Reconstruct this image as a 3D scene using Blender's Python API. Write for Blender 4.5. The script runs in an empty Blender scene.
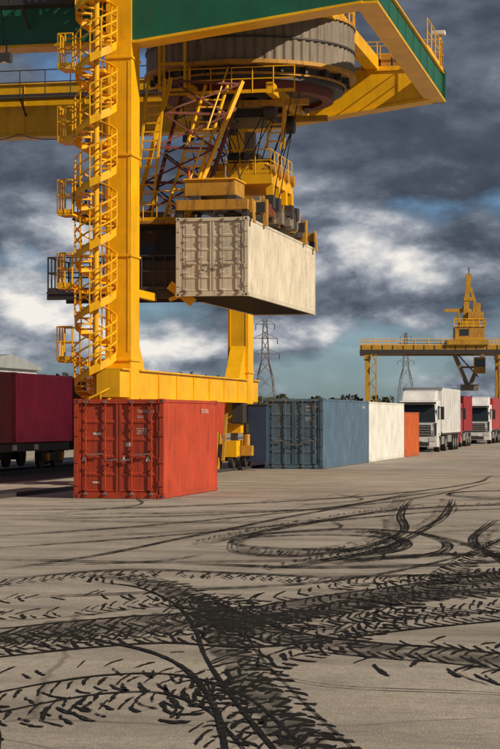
import bpy, math, random
from mathutils import Vector, Matrix
random.seed(7)
scene=bpy.context.scene
TH=math.radians(12.3); CT,ST=math.cos(TH),math.sin(TH)
def yard(lat,dist):      # metres right of / ahead of the standing point -> world
    return (lat*CT-dist*ST, lat*ST+dist*CT)

# ------------------------------------------------------------------ materials
def nt(name):
    m=bpy.data.materials.new(name); m.use_nodes=True
    n=m.node_tree; b=n.nodes['Principled BSDF']
    return m,n,b
def N(n,t,**kw):
    x=n.nodes.new(t)
    for k,v in kw.items():
        if k.startswith('i_'):
            x.inputs[k[2:].replace('_',' ')].default_value=v
        else: setattr(x,k,v)
    return x
def ramp(n,stops):
    r=n.nodes.new('ShaderNodeValToRGB'); e=r.color_ramp.elements
    while len(e)<len(stops): e.new(0.5)
    for i,(p,c) in enumerate(stops):
        e[i].position=p; e[i].color=(c if len(c)==4 else (*c,1))
    return r
def mixc(n,fac,a,b,bt='MIX'):
    m=n.nodes.new('ShaderNodeMix'); m.data_type='RGBA'; m.blend_type=bt
    if isinstance(fac,(int,float)): m.inputs[0].default_value=fac
    else: n.links.new(fac,m.inputs[0])
    for i,v in ((6,a),(7,b)):
        if isinstance(v,tuple): m.inputs[i].default_value=(*v[:3],1)
        else: n.links.new(v,m.inputs[i])
    return m.outputs[2]
_c={}
def paint(name,col,rough=.5,dirt=.5,dirtcol=(.05,.035,.025),metal=0,scale=1.0):
    if name in _c: return _c[name]
    m,n,b=nt(name)
    tc=N(n,'ShaderNodeTexCoord')
    mp=N(n,'ShaderNodeMapping'); mp.inputs['Scale'].default_value=(3*scale,3*scale,.45*scale)
    n.links.new(tc.outputs['Object'],mp.inputs['Vector'])
    a=N(n,'ShaderNodeTexNoise',i_Scale=2.2,i_Detail=6.0,i_Roughness=.65)
    n.links.new(mp.outputs[0],a.inputs['Vector'])
    c=N(n,'ShaderNodeTexNoise',i_Scale=.9*scale,i_Detail=4.0,i_Roughness=.6)
    n.links.new(tc.outputs['Object'],c.inputs['Vector'])
    d=N(n,'ShaderNodeTexNoise',i_Scale=9*scale,i_Detail=4.0,i_Roughness=.7)
    n.links.new(tc.outputs['Object'],d.inputs['Vector'])
    r1=ramp(n,[(.5,(0,0,0)),(.72,(1,1,1))]); n.links.new(a.outputs['Fac'],r1.inputs[0])
    r2=ramp(n,[(.3,(.78,.78,.78)),(.75,(1.12,1.12,1.12))]); n.links.new(c.outputs['Fac'],r2.inputs[0])
    r3=ramp(n,[(.62,(0,0,0)),(.68,(1,1,1))]); n.links.new(d.outputs['Fac'],r3.inputs[0])
    base=mixc(n,1.0,tuple(col),r2.outputs[0],'MULTIPLY')
    mu=N(n,'ShaderNodeMath',operation='MULTIPLY'); n.links.new(r1.outputs[0],mu.inputs[0]); mu.inputs[1].default_value=dirt
    s1=mixc(n,mu.outputs[0],base,dirtcol)
    mu2=N(n,'ShaderNodeMath',operation='MULTIPLY'); n.links.new(r3.outputs[0],mu2.inputs[0]); mu2.inputs[1].default_value=min(1,dirt*1.1)
    s2=mixc(n,mu2.outputs[0],s1,(.09,.035,.015))
    n.links.new(s2,b.inputs['Base Color'])
    b.inputs['Roughness'].default_value=rough; b.inputs['Metallic'].default_value=metal
    bp=N(n,'ShaderNodeBump',i_Strength=.15,i_Distance=.02); n.links.new(c.outputs['Fac'],bp.inputs['Height'])
    n.links.new(bp.outputs[0],b.inputs['Normal'])
    _c[name]=m; return m
YEL=paint('crane_yellow',(.88,.47,.004),.4,.25,(.25,.12,.02))
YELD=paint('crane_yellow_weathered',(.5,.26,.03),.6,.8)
YFAR=paint('crane_yellow_backlit',(.50,.27,.02),.6,.5)  # darker crane yellow for the distant crane, its backlit shade put into the colour
GRN=paint('crane_green',(.010,.12,.068),.45,.3)
STEEL=paint('dark_steel',(.045,.042,.045),.5,.5)
GREY=paint('drum_cladding',(.22,.185,.15),.6,.6)
RAILG=paint('galvanised',(.22,.22,.22),.45,.4,metal=.3)
RUSTR=paint('oxide_red_steel',(.16,.03,.02),.6,.5)
RED=paint('container_red',(.46,.056,.02),.5,.6,(.12,.02,.012))
CREAM=paint('container_cream',(.64,.59,.48),.5,.45,(.22,.16,.10))
BLUE=paint('container_blue',(.08,.145,.225),.5,.6,(.04,.05,.055))
WHT=paint('container_white',(.70,.71,.68),.5,.35,(.25,.23,.2))
ORG=paint('container_orange',(.50,.10,.02),.5,.4)
MAG=paint('container_magenta',(.78,.04,.14),.5,.3,(.3,.015,.05))
DRED=paint('container_dark_red',(.28,.02,.03),.5,.4)
BRN=paint('container_brown',(.16,.05,.03),.55,.4)
BLK=paint('rubber_black',(.016,.016,.017),.75,.15,(.06,.05,.04))
TWH=paint('truck_white',(.76,.77,.78),.3,.12,(.3,.28,.25))
TRED=paint('truck_red',(.45,.02,.02),.3,.15)
ALU=paint('aluminium',(.5,.5,.5),.35,.2,metal=.6)
NAVY=paint('cabinet_blue',(.025,.05,.11),.5,.4)
RODG=paint('lock_rod',(.26,.22,.20),.5,.6,metal=.2)
LBL=paint('label_white',(.72,.72,.69),.6,.25,(.3,.2,.15))
LAMPM=paint('lens_glass',(.65,.66,.62),.1,.05)
def glassm():
    m,n,b=nt('window_glass'); b.inputs['Base Color'].default_value=(.02,.028,.035,1); b.inputs['Roughness'].default_value=.07
    return m
GLS=glassm()

# ------------------------------------------------------------------ mesh builder
class MB:
    def __init__(s,*mats): s.v=[];s.f=[];s.m=[];s.mats=list(mats)
    def idx(s,m):
        if m is None: return 0
        if m not in s.mats: s.mats.append(m)
        return s.mats.index(m)
    def add(s,vs,fs,m):
        o=len(s.v); s.v+= [tuple(v) for v in vs]; i=s.idx(m)
        for f in fs: s.f.append(tuple(o+k for k in f)); s.m.append(i)
    def box(s,a,b,m=None):
        x0,y0,z0=a;x1,y1,z1=b
        s.add([(x0,y0,z0),(x1,y0,z0),(x1,y1,z0),(x0,y1,z0),(x0,y0,z1),(x1,y0,z1),(x1,y1,z1),(x0,y1,z1)],
          [(0,3,2,1),(4,5,6,7),(0,1,5,4),(1,2,6,5),(2,3,7,6),(3,0,4,7)],m)
    def beam(s,p,q,w,h,m=None):
        p=Vector(p);q=Vector(q);d=(q-p).normalized()
        up=Vector((0,0,1)) if abs(d.z)<.95 else Vector((0,1,0))
        a=d.cross(up).normalized()*w/2; b=a.cross(d).normalized()*h/2
        vs=[p-a-b,p+a-b,p+a+b,p-a+b,q-a-b,q+a-b,q+a+b,q-a+b]
        s.add(vs,[(0,1,2,3),(7,6,5,4),(0,4,5,1),(1,5,6,2),(2,6,7,3),(3,7,4,0)],m)
    def cyl(s,p,q,r,m=None,n=8,r2=None,cap=True):
        p=Vector(p);q=Vector(q);d=(q-p).normalized()
        up=Vector((0,0,1)) if abs(d.z)<.95 else Vector((0,1,0))
        a=d.cross(up).normalized(); b=a.cross(d); r2=r if r2 is None else r2
        vs=[];
        for i in range(n):
            t=2*math.pi*i/n; e=a*math.cos(t)+b*math.sin(t)
            vs+= [p+e*r,q+e*r2]
        fs=[(2*i,2*i+1,(2*i+3)%(2*n),(2*i+2)%(2*n)) for i in range(n)]
        if cap: fs+= [tuple(2*i for i in range(n)),tuple(2*i+1 for i in reversed(range(n)))]
        s.add(vs,fs,m)
    def prism(s,poly,x0,x1,m=None,axis='x'):
        n=len(poly)
        def mk(u,w,t): return (t,u,w) if axis=='x' else (u,t,w)
        vs=[mk(u,w,x0) for u,w in poly]+[mk(u,w,x1) for u,w in poly]
        fs=[tuple(range(n)),tuple(reversed(range(n,2*n)))]+[(i,i+n,(i+1)%n+n,(i+1)%n) for i in range(n)]
        s.add(vs,fs,m)
    def rail(s,pts,m=None,h=1.1,r=.024,step=1.1):
        for a,b in zip(pts[:-1],pts[1:]):
            a=Vector(a);b=Vector(b);L=(b-a).length;k=max(1,round(L/step))
            for i in range(k+1):
                p=a.lerp(b,i/k); s.cyl(p,p+Vector((0,0,h)),r,m,5)
            for hh in (h,h*.55): s.cyl(a+Vector((0,0,hh)),b+Vector((0,0,hh)),r,m,5)
            s.beam(a+Vector((0,0,.07)),b+Vector((0,0,.07)),.015,.12,m)
    def ladder(s,p,q,w,m=None,step=.3,side=(1,0,0)):
        p=Vector(p);q=Vector(q);a=Vector(side).normalized()*w/2
        s.beam(p-a,q-a,.07,.09,m); s.beam(p+a,q+a,.07,.09,m)
        k=int((q-p).length/step)
        for i in range(1,k):
            c=p.lerp(q,i/k); s.beam(c-a,c+a,.06,.05,m)
    def corr(s,p,q,z0,z1,nrm,m=None,pitch=.278,dep=.036):
        p=Vector((p[0],p[1],0));q=Vector((q[0],q[1],0));d=q-p;L=d.length;d.normalize();nr=Vector((nrm[0],nrm[1],0))
        k=max(1,round(L/pitch));pt=L/k;prof=[]
        for i in range(k):
            for f,o in ((0,0),(.26,0),(.5,-dep),(.76,-dep)): prof.append(((i+f)*pt,o))
        prof.append((L,0))
        vs=[]
        for t,o in prof:
            c=p+d*t+nr*o; vs+=[(c.x,c.y,z0),(c.x,c.y,z1)]
        s.add(vs,[(2*i,2*i+2,2*i+3,2*i+1) for i in range(len(prof)-1)],m)
    def done(s,name,parent=None,bevel=0,smooth=False):
        me=bpy.data.meshes.new(name); me.from_pydata(s.v,[],s.f); 
        for m in s.mats: me.materials.append(m)
        for p,i in zip(me.polygons,s.m): p.material_index=i; p.use_smooth=smooth
        me.update()
        o=bpy.data.objects.new(name,me); scene.collection.objects.link(o)
        if parent: o.parent=parent
        if bevel:
            b=o.modifiers.new('bevel','BEVEL'); b.width=bevel; b.segments=2; b.limit_method='ANGLE'
        return o
def empty(name,loc=(0,0,0),rz=0):
    e=bpy.data.objects.new(name,None); e.location=loc; e.rotation_euler=(0,0,rz); e.empty_display_size=.5
    scene.collection.objects.link(e); return e
def text(body,loc,size,mat,parent,face='y',name='marking'):
    c=bpy.data.curves.new(name,'FONT'); c.body=body; c.size=size; c.materials.append(mat)
    o=bpy.data.objects.new(name,c); scene.collection.objects.link(o); o.parent=parent; o.location=loc
    o.rotation_euler=(math.pi/2,0,0 if face=='y' else math.pi/2); return o

# ------------------------------------------------------------------ shipping container
def container(loc,L,H,mat,W=2.44,label='',end='doors',marks=True,rz=0,name='shipping_container',parent=None):
    e=empty(name,loc,rz)
    if parent: e.parent=parent
    b=MB(mat)
    for x in (0,W-.13):
        for y in (0.004,L-.134): b.box((x+.003,y,.13),(x+.127,y+.13,H-.13))
    for x in (-.004,W-.166):
        for y in (-.004,L-.156):
            for z in (0,H-.118): b.box((x,y,z),(x+.17,y+.16,z+.118))
    for x in (.01,W-.09):
        b.box((x,.15,.012),(x+.08,L-.15,.16)); b.box((x,.15,H-.09),(x+.08,L-.15,H-.012))
    for y in (.012,L-.11):
        b.box((.166,y,.01),(W-.166,y+.1,.17)); b.box((.166,y,H-.13),(W-.166,y+.1,H-.012))
    b.corr((W-.018,.13),(W-.018,L-.13),.15,H-.08,(1,0)); b.corr((.018,L-.13),(.018,.13),.15,H-.08,(-1,0))
    b.corr((W-.13,L-.03),(.13,L-.03),.16,H-.1,(0,1))
    b.box((.05,.05,H-.05),(W-.05,L-.05,H-.02)); 
    b.done('shell',e,.006 if marks else 0)
    u=MB(STEEL); u.box((.09,.12,.06),(W-.09,L-.12,.12))
    y=.4
    while y<L-.3: u.box((.095,y,.02),(W-.095,y+.05,.058)); y+=.35
    for x in (.035,W-.115):
        for z in (.03,H-.09): u.box((x,-.0055,z),(x+.08,-.0042,z+.06))
    for y in (.03,L-.12):
        for z in (.03,H-.09): u.box((W+.0042,y,z),(W+.0055,y+.08,z+.06))
    u.done('floor_crossmembers',e)
    d=MB(mat)
    if end=='doors':
        mid=W/2
        for x0,x1 in ((.14,mid-.012),(mid+.012,W-.14)):
            d.box((x0,.052,.18),(x1,.09,H-.14))
            d.box((x0,.02,.18),(x0+.06,.051,H-.14)); d.box((x1-.06,.02,.18),(x1,.051,H-.14))
            k=5; hh=(H-.32)/k
            for i in range(k+1):
                z=.18+i*hh; z0=max(.181,z-.05); z1=min(H-.141,z+.05)
                d.add([(x0+.062,.051,z0),(x1-.062,.051,z0),(x1-.062,.036,z0+.02),(x0+.062,.036,z0+.02),(x1-.062,.036,z1-.02),(x0+.062,.036,z1-.02),(x1-.062,.051,z1),(x0+.062,.051,z1)],[(0,1,2,3),(3,2,4,5),(5,4,6,7)],None)
        d.done('doors',e)
        r=MB(RODG)
        for x in (.33,.86,W-.86,W-.33):
            r.cyl((x,-.002,.1),(x,-.002,H-.07),.019,mat if mat is not CREAM else None,8)
            for z in (.24,.8,H*.5,H-.75,H-.24): r.box((x-.045,-.024,z-.03),(x+.045,.019,z+.03),mat)
            r.box((x-.045,-.035,.10),(x+.045,-.001,.16)); r.box((x-.045,-.035,H-.11),(x+.045,-.001,H-.05))
        for x0,x1,z in ((.36,.78,1.15),(.89,W/2-.04,1.0),(W/2+.04,W-.89,1.0),(W-.78,W-.36,1.15)):
            r.beam((x0,-.03,z),(x1,-.03,z+.02),.02,.035)
            r.box((x0+.05,-.025,z-.09),(x0+.15,.018,z-.03),mat)
        for z in (.4,1.0,1.7,H-.4):
            for x in (.075,W-.075): r.box((x-.06,-.012,z-.07),(x+.07,.003,z+.07),mat)
        r.done('lock_rods',e)
        g=MB(BLK); g.box((mid-.011,.03,.18),(mid+.011,.06,H-.14))
        for x in (.134,W-.139): g.box((x,.03,.18),(x+.005,.06,H-.14))
        g.done('door_gasket',e)
    else:
        d.corr((.13,.03),(W-.13,.03),.16,H-.1,(0,-1)); d.done('end_wall',e)
    if marks and label:
        text(label,(W/2+.48,.047,H-.36),.095,LBL,e); text('22G1',(W/2+.48,.047,H-.5),.085,LBL,e)
        text('MAX 30480\nTARE 2230\nNET 28250',(W/2+.47,.047,H-.80),.06,LBL,e)
        text(label,(W-.012,L-1.9,H-.36),.16,LBL,e,'x'); 
    return e
c=container((-15.39,48.9,0),6.06,2.6,RED,label='TSC 402718')
t=MB(LBL)
for x in (.22,1.30,1.95):
    t.add([(x,.0185,.98),(x+.12,.0185,.98),(x+.06,.0185,1.12)],[(0,1,2)],None)
t.box((.52,.046,1.66),(.74,.0505,1.72)); t.box((.5,.046,.40),(.7,.0505,.44)); t.box((1.4,.045,1.36),(1.53,.0505,1.46)); t.done('placards',c)
container((-16.55,78.8,0),12.19,2.9,BLUE,label='GRU 118340')
container((-16.55,91.12,0),12.19,2.88,WHT,label='')
container((-16.55,103.45,0),6.06,2.42,ORG,label='')
c=container((-16.02,62.0,6.08),12.19,2.6,CREAM,label='UNL 583021')

# ------------------------------------------------------------------ gantry crane
cr=empty('gantry_crane',(-17.2,59.8,0))
SP=17.3; XE=7.8; XLf=-34
m=MB(YEL)
for x,y,zt in ((0,0,17.0),(0,SP,14.0),(-26,0,14.0),(-26,SP,14.0)):
    m.box((x-.42,y-.5,1.9),(x+.42,y+.5,zt))
    for z in (1.95,3.9,7.2,10.4,13.5): m.box((x-.46,y-.54,z),(x+.46,y+.54,z+.07))
    m.box((x-.36,y-.515,4.2),(x-.30,y-.501,13.4)); m.box((x+.30,y-.515,4.2),(x+.36,y-.501,13.4))
for x in (0,-26):
    m.box((x-.38,-1.6,2.75),(x+.38,-.502,3.6)); m.box((x-.38,.502,2.75),(x+.38,SP-.502,3.6)); m.box((x-.38,SP+.502,2.75),(x+.38,SP+1.6,3.6))
    m.box((x-.47,-1.6,3.602),(x+.47,-.56,3.65)); m.box((x-.47,.56,3.602),(x+.47,SP-.56,3.65)); m.box((x-.47,SP+.56,3.602),(x+.47,SP+1.6,3.65))
    m.box((x-.45,.56,2.70),(x+.45,SP-.56,2.748))
    k=3
    while k<SP-1:
        m.box((x+.382,k,2.76),(x+.42,k+.05,3.59)); k+=2.4
    for y,s in ((.5,1),(SP-.5,-1)):
        m.add([(x-.3,y,3.66),(x-.3,y+s*1.1,3.66),(x-.3,y,5.0),(x+.3,y,3.66),(x+.3,y+s*1.1,3.66),(x+.3,y,5.0)],[(0,1,2),(5,4,3),(1,4,5,2),(0,3,4,1)],None)
m.done('legs_and_sill_beams',cr,.015)
w=MB(YEL)
for x in (0,-26):
    for y in (0,SP):
        w.box((x-.3,y-1.3,1.5),(x+.3,y+1.3,1.88))
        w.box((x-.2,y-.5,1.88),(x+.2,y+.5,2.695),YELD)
        for s in (-1,1):
            w.box((x-.26,y+s*1.15-.75,.55),(x+.26,y+s*1.15+.75,1.2)); w.box((x-.12,y+s*1.15-.15,1.2),(x+.12,y+s*1.15+.15,1.5),STEEL)
            for k in (-.45,.45):
                w.cyl((x-.1,y+s*1.15+k,.42),(x+.1,y+s*1.15+k,.42),.3,STEEL,20)
                w.cyl((x-.29,y+s*1.15+k,.5),(x+.29,y+s*1.15+k,.5),.11,STEEL,12)
            w.box((x+.27,y+s*1.15-.2,.6),(x+.75,y+s*1.15+.2,1.0),YELD); w.cyl((x+.5,y+s*1.15,1.0),(x+.5,y+s*1.15,1.45),.14,YELD,12)
w.box((.5,SP-.9,.35),(1.25,SP-.3,2.6),NAVY); w.box((.46,SP-.93,2.6),(1.29,SP-.27,2.66),STEEL)
w.box((.0,SP-1.6,1.9),(.45,SP-.9,2.69),STEEL); w.beam((-.2,SP-2.3,.4),(-.2,SP-1.6,2.69),.12,.12,YELD)
w.cyl((-.75,SP-1.9,.8),(-.45,SP-1.9,.8),.75,YELD,24); w.cyl((-.8,SP-1.9,.8),(-.4,SP-1.9,.8),.25,STEEL,16)
w.done('bogies',cr,.01)
g=MB(GRN)
def girder(y0,y1,zb,zend,mf,ft=.12):
    poly=[(XLf,zb),(.6,zb),(XE,zend),(XE,15.9),(XLf,15.9)]
    g.prism(poly,y0,y1,mf,'y')
    f0,f1=y0-.06,y1+.1
    p2=[(XLf,zb-ft),(.65,zb-ft),(XE,zend-ft),(XE,zend-.002),(.6,zb-.002),(XLf,zb-.002)]
    g.prism(p2,f0,f1,YEL,'y'); g.box((XLf,f0,15.902),(XE,f1,15.96),mf)
    x=XLf+1.5
    while x<-.6: 
        g.box((x,y0-.03,zb+.01),(x+.03,y0-.001,15.89),mf); x+=2.6
girder(-.42,.42,14.08,15.0,GRN,.09); girder(SP-.42,SP+.42,13.85,14.8,YEL)
g.prism([(-.0,15.0),(SP,14.8),(SP,15.85),(0,15.85)],XE+.002,XE+.35,GRN,'x')
g.prism([(-.42,14.9),(SP+.42,14.7),(SP+.42,14.79),(-.42,14.99)],XE-.25,XE+.5,YEL,'x')
g.box((XE+.001,-.45,15.86),(XE+.45,SP+.45,15.93),YEL)
g.box((XE-.5,SP+.43,14.7),(XE+.5,SP+.6,16.0),GRN); g.box((XE+.004,SP+.001,14.8),(XE+.36,SP+.428,15.85),GRN)
g.box((XLf-.3,-.4,14.3),(XLf-.002,SP+.4,15.8),YEL)
for y in range(1,17,2): g.box((XE+.351,y,15.02),(XE+.37,y+.05,15.84),GRN)
g.done('main_girders',cr,.01)
k=MB(RAILG)
k.box((XLf,SP-1.25,15.2),(-2.5,SP-.53,15.25),STEEL); k.rail([(XLf,SP-1.22,15.25),(-2.5,SP-1.22,15.25)],STEEL)
k.box((XLf,-1.2,15.2),(-1.2,-.53,15.25),STEEL); k.rail([(XLf,-1.17,15.25),(-1.2,-1.17,15.25)],STEEL)
for x in range(int(XLf)+1,-2,3):
    k.beam((x,SP-1.2,15.18),(x,SP-.45,14.6),.06,.06,STEEL); k.beam((x,-1.15,15.18),(x,-.45,14.6),.06,.06,STEEL)
k.rail([(4.4,SP-.42,15.97),(XE+.4,SP-.42,15.97),(XE+.4,SP+.4,15.97),(4.4,SP+.4,15.97)],YEL)
k.rail([(XE+.42,12.5,15.95),(XE+.42,SP-1,15.95)],YEL)
for x in (5.2,5.8,6.3): k.box((x,SP-.3,15.97),(x+.4,SP+.2,16.6),YELD)
k.cyl((XE+.3,SP+.3,15.9),(XE+.3,SP+.3,17.4),.05,YEL); k.box((XE+.0,SP+.1,17.4),(XE+.5,SP+.5,17.55),LBL)
for x,y,z in ((-3.6,-.9,14.0),(-1.9,SP-.9,13.8),(-6,SP-.9,13.8),(-9,-.9,14.0)):
    k.cyl((x,y,z-.5),(x,y,z+.3),.03,STEEL); k.beam((x-.22,y-.2,z-.45),(x+.22,y-.2,z-.45),.25,.3,STEEL); k.cyl((x,y-.2,z-.62),(x,y-.2,z-.6),.14,LAMPM,12)
for i in range(9):
    x0=-3.2-i*3; 
    for j in range(6):
        a=j/6; b2=(j+1)/6; f=lambda u:(x0-u*3,SP-.75,13.8-1.0*4*u*(1-u)*.25)
        k.cyl(f(a),f(b2),.02,BLK,5)
k.done('walkways_and_lights',cr)
# spiral stair
s=MB(YEL)
px,py=-.52,-1.22; R=.64; turn=1.95; zb,zt=.2,16.6; per=12
s.cyl((px,py,0),(px,py,17.3),.10,None,12)
nst=int((zt-zb)/turn*per)
P=lambda r,a,z:(px+r*math.cos(a),py+r*math.sin(a),z)
for i in range(nst):
    a0=2*math.pi*i/per; a1=a0+2*math.pi/per*1.08; z=zb+turn*i/per; z1=z+turn/per
    s.add([P(.09,a0,z),P(R,a0,z),P(R,a1,z),P(.09,a1,z),P(.09,a0,z-.05),P(R,a0,z-.05),P(R,a1,z-.05),P(.09,a1,z-.05)],
      [(0,1,2,3),(7,6,5,4),(0,4,5,1),(1,5,6,2),(2,6,7,3)],None)
    a1=a0+2*math.pi/per
    rr,h0,h1=R+.01,-.2,.06
    v=[P(rr,a0,z+h0),P(rr,a1,z1+h0),P(rr,a1,z1+h1),P(rr,a0,z+h1)]; w2=[P(rr+.02,a0,z+h0),P(rr+.02,a1,z1+h0),P(rr+.02,a1,z1+h1),P(rr+.02,a0,z+h1)]
    s.add(v+w2,[(3,2,1,0),(4,5,6,7),(0,1,5,4),(2,3,7,6)],None)
    s.cyl(P(R+.03,a0,z),P(R+.03,a0,z+1.05),.024,None,5)
    for h in (.38,.72,1.05): s.cyl(P(R+.03,a0,z+h),P(R+.03,a1,z1+h),.03,None,5)
for z in (3.9,6.2,8.5,10.8,13.1,15.4):
    s.box((px-.2,py+.15,z-.1),(px+.2,-.5,z)); s.box((px-.7,py+.1,z-.16),(px-.55,-.1,z-.02)); s.box((px-.7,-.3,z-.16),(-.43,-.1,z-.02))
    s.box((px-1.15,py-.35,z-.06),(px-.66,py+.45,z)); 
    s.rail([(px-.66,py-.35,z),(px-1.15,py-.35,z),(px-1.15,py+.45,z),(px-.66,py+.45,z)],None,1.05,.026,.3)
s.done('spiral_stair',cr)
q=MB(STEEL)
q.box((-3.4,2.6,6.25),(1.6,4.9,6.33)); q.beam((-3.4,2.7,6.15),(1.6,2.7,6.15),.12,.18); q.beam((-3.4,4.8,6.15),(1.6,4.8,6.15),.12,.18)
q.rail([(-1.4,2.62,6.33),(-3.35,2.62,6.33),(-3.35,4.88,6.33),(-1.4,4.88,6.33)],None,1.15,.03,.4)
q.rail([(-.9,2.55,6.33),(1.55,2.55,6.33)],None,1.15,.03,.4)
q.beam((-.3,.5,6.1),(-.3,2.7,6.1),.2,.25,YEL); q.beam((-1.3,4.6,4.4),(-.3,.6,6.0),.1,.1,YEL); q.beam((.3,.5,6.1),(.3,2.7,6.1),.2,.25,YEL)
q.prism([(2.85,6.33),(2.7,7.4),(3.0,8.55),(4.7,8.55),(4.7,6.33)],-.55,1.25,STEEL,'x')
q.prism([(2.672,7.3),(2.97,8.4),(2.95,8.45),(2.66,7.3)],-.45,1.15,GLS,'x')
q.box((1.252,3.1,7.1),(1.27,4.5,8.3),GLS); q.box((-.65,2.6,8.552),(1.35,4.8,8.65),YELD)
q.beam((.9,2.5,6.5),(1.7,2.5,5.9),.12,.3,YEL); q.beam((.9,2.45,6.0),(1.7,2.45,6.3),.1,.12,YEL)
q.box((-.3,3.2,8.65),(.5,4.2,9.0),GREY)
# dark service platform above the cabin with its own rails
q.box((-2.6,2.9,8.75),(-.7,4.7,8.82)); q.rail([(-.8,2.92,8.82),(-2.55,2.92,8.82),(-2.55,4.68,8.82)],None,1.1,.026,.45)
q.done('operator_cabin_platform',cr,.008)
h=MB(YEL)
h.ladder((1.9,5.0,13.5),(.95,3.0,8.7),.75,YEL,.28,(1,.2,0))
h.ladder((.2,3.4,13.5),(-.15,3.0,8.7),.6,YEL,.3,(1,0,0))
h.beam((-.5,3.0,8.65),(.6,3.8,13.6),.13,.13); h.beam((1.25,3.2,8.65),(2.8,5.0,13.6),.13,.13)
h.beam((-.5,4.7,8.65),(.6,5.6,13.6),.11,.11,RUSTR); h.beam((1.25,4.7,8.65),(2.5,6.2,13.6),.11,.11,RUSTR)
zz=[8.8,10.0,11.2,12.4,13.5]
A_=Vector((-.5,3.0,8.65));B_=Vector((.6,3.8,13.6));C_=Vector((1.25,3.2,8.65));D_=Vector((2.8,5,13.6))
for i in range(4):
    t0=(zz[i]-8.65)/4.95; t1=(zz[i+1]-8.65)/4.95
    h.beam(A_.lerp(B_,t0),C_.lerp(D_,t1),.06,.06,RUSTR); h.beam(A_.lerp(B_,t1),C_.lerp(D_,t0),.06,.06,RUSTR); h.beam(A_.lerp(B_,t1),C_.lerp(D_,t1),.08,.08,RUSTR)
    dy=Vector((0,1.6,0)); h.beam(A_.lerp(B_,t0)+dy,C_.lerp(D_,t1)+dy,.06,.06,STEEL); h.beam(A_.lerp(B_,t1)+dy,C_.lerp(D_,t0)+dy,.06,.06,STEEL)
h.rail([(-.6,2.9,8.66),(1.3,2.9,8.66)],YEL,1.0,.022,.5)
h.cyl((1.35,3.0,9.7),(2.3,5.0,14.1),.03,YEL)
h.done('access_frame',cr)
# slewing trolley drum
t=MB(GREY); cx,cy=2.3,8.6
def ring(mb,r0,r1,z0,z1,mat,n=96):
    vs=[];fs=[]
    for i in range(n):
        a=2*math.pi*i/n; cc,ss=math.cos(a),math.sin(a)
        vs+=[(cx+r0*cc,cy+r0*ss,z0),(cx+r1*cc,cy+r1*ss,z0),(cx+r1*cc,cy+r1*ss,z1),(cx+r0*cc,cy+r0*ss,z1)]
    for i in range(n):
        j=(i+1)%n
        for k2 in range(4):
            l=(k2+1)%4; fs.append((4*i+k2,4*j+k2,4*j+l,4*i+l))
    mb.add(vs,fs,mat)
vs=[];fs=[];n=280
for i in range(n):
    a=2*math.pi*i/n; r=3.70+(.05 if (i//2)%2 else 0); vs+=[(cx+r*math.cos(a),cy+r*math.sin(a),14.35),(cx+r*math.cos(a),cy+r*math.sin(a),16.0)]
fs=[(2*i,(2*i+2)%(2*n),(2*i+3)%(2*n),2*i+1) for i in range(n)]
t.add(vs,fs,GREY)
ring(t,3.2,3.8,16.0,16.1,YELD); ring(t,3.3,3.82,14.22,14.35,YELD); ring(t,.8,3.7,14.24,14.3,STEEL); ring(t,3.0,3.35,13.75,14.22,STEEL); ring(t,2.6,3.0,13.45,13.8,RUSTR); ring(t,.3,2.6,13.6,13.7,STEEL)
ring(t,3.76,3.79,15.1,15.16,STEEL); ring(t,3.4,3.45,13.9,13.98,YELD)
for i in range(24):
    a=2*math.pi*i/24; c_,s_=math.cos(a),math.sin(a); t.beam((cx+1.0*c_,cy+1.0*s_,13.95),(cx+3.6*c_,cy+3.6*s_,14.1),.08,.25,STEEL)
for i in range(40):
    a=2*math.pi*i/40; p=Vector((cx+3.75*math.cos(a),cy+3.75*math.sin(a),16.1)); a2=2*math.pi*(i+1)/40; p2=Vector((cx+3.75*math.cos(a2),cy+3.75*math.sin(a2),16.1))
    t.cyl(p,p+Vector((0,0,1.1)),.025,YEL,5)
    for hh in (.38,.75,1.1): t.cyl(p+Vector((0,0,hh)),p2+Vector((0,0,hh)),.025,YEL,5)
for x in (-.9,5.2): t.box((x,-.5,15.97),(x+.5,SP+.5,16.5),YEL)
for x in (-.9,5.2):
    for y in (.0,SP): t.cyl((x-.2,y,16.2),(x+.7,y,16.2),.24,STEEL,16)
t.box((-.4,.3,16.5),(5.2,SP-.3,16.55),STEEL)
for x in (.9,3.7): t.box((x-.12,5.2,13.2),(x+.12,12.0,13.58),YEL)
for y in (6.6,10.4): t.box((.0,y-.12,12.98),(4.8,y+.12,13.19),YELD)
for x in (-.1,.8):
    for y in (4.7,5.3): t.box((x,y,13.3),(x+.09,y+.09,15.2),YEL)
for z in (13.3,14.2,15.1): t.box((-.1,4.68,z),(.89,4.77,z+.09),YEL)
t.box((-.08,4.8,13.3),(.87,5.3,13.34),STEEL)
t.box((1.3,7.2,12.7),(3.3,9.8,13.0),STEEL)
for y in (6.9,10.2):
    for x in (1.2,3.4): t.cyl((x-.2,y,12.85),(x+.2,y,12.85),.33,STEEL,18)
t.rail([(.2,5.1,13.2),(4.6,5.1,13.2)],YEL,.9,.022,.8)
t.ladder((3.6,7.0,13.0),(3.5,7.0,11.5),.5,YEL,.28); t.beam((4.0,6.6,13.0),(3.9,6.8,11.5),.06,.06,YEL)
for i in range(14):
    x=random.uniform(.2,4.4); y=random.uniform(6,11); z=random.uniform(12.7,13.4); d=random.uniform(.15,.4)
    t.box((x,y,z),(x+d,y+d*1.4,z+d),random.choice((STEEL,YELD,RUSTR,GREY)))
t.done('slewing_trolley_drum',cr)
r=MB(BLK)
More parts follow.
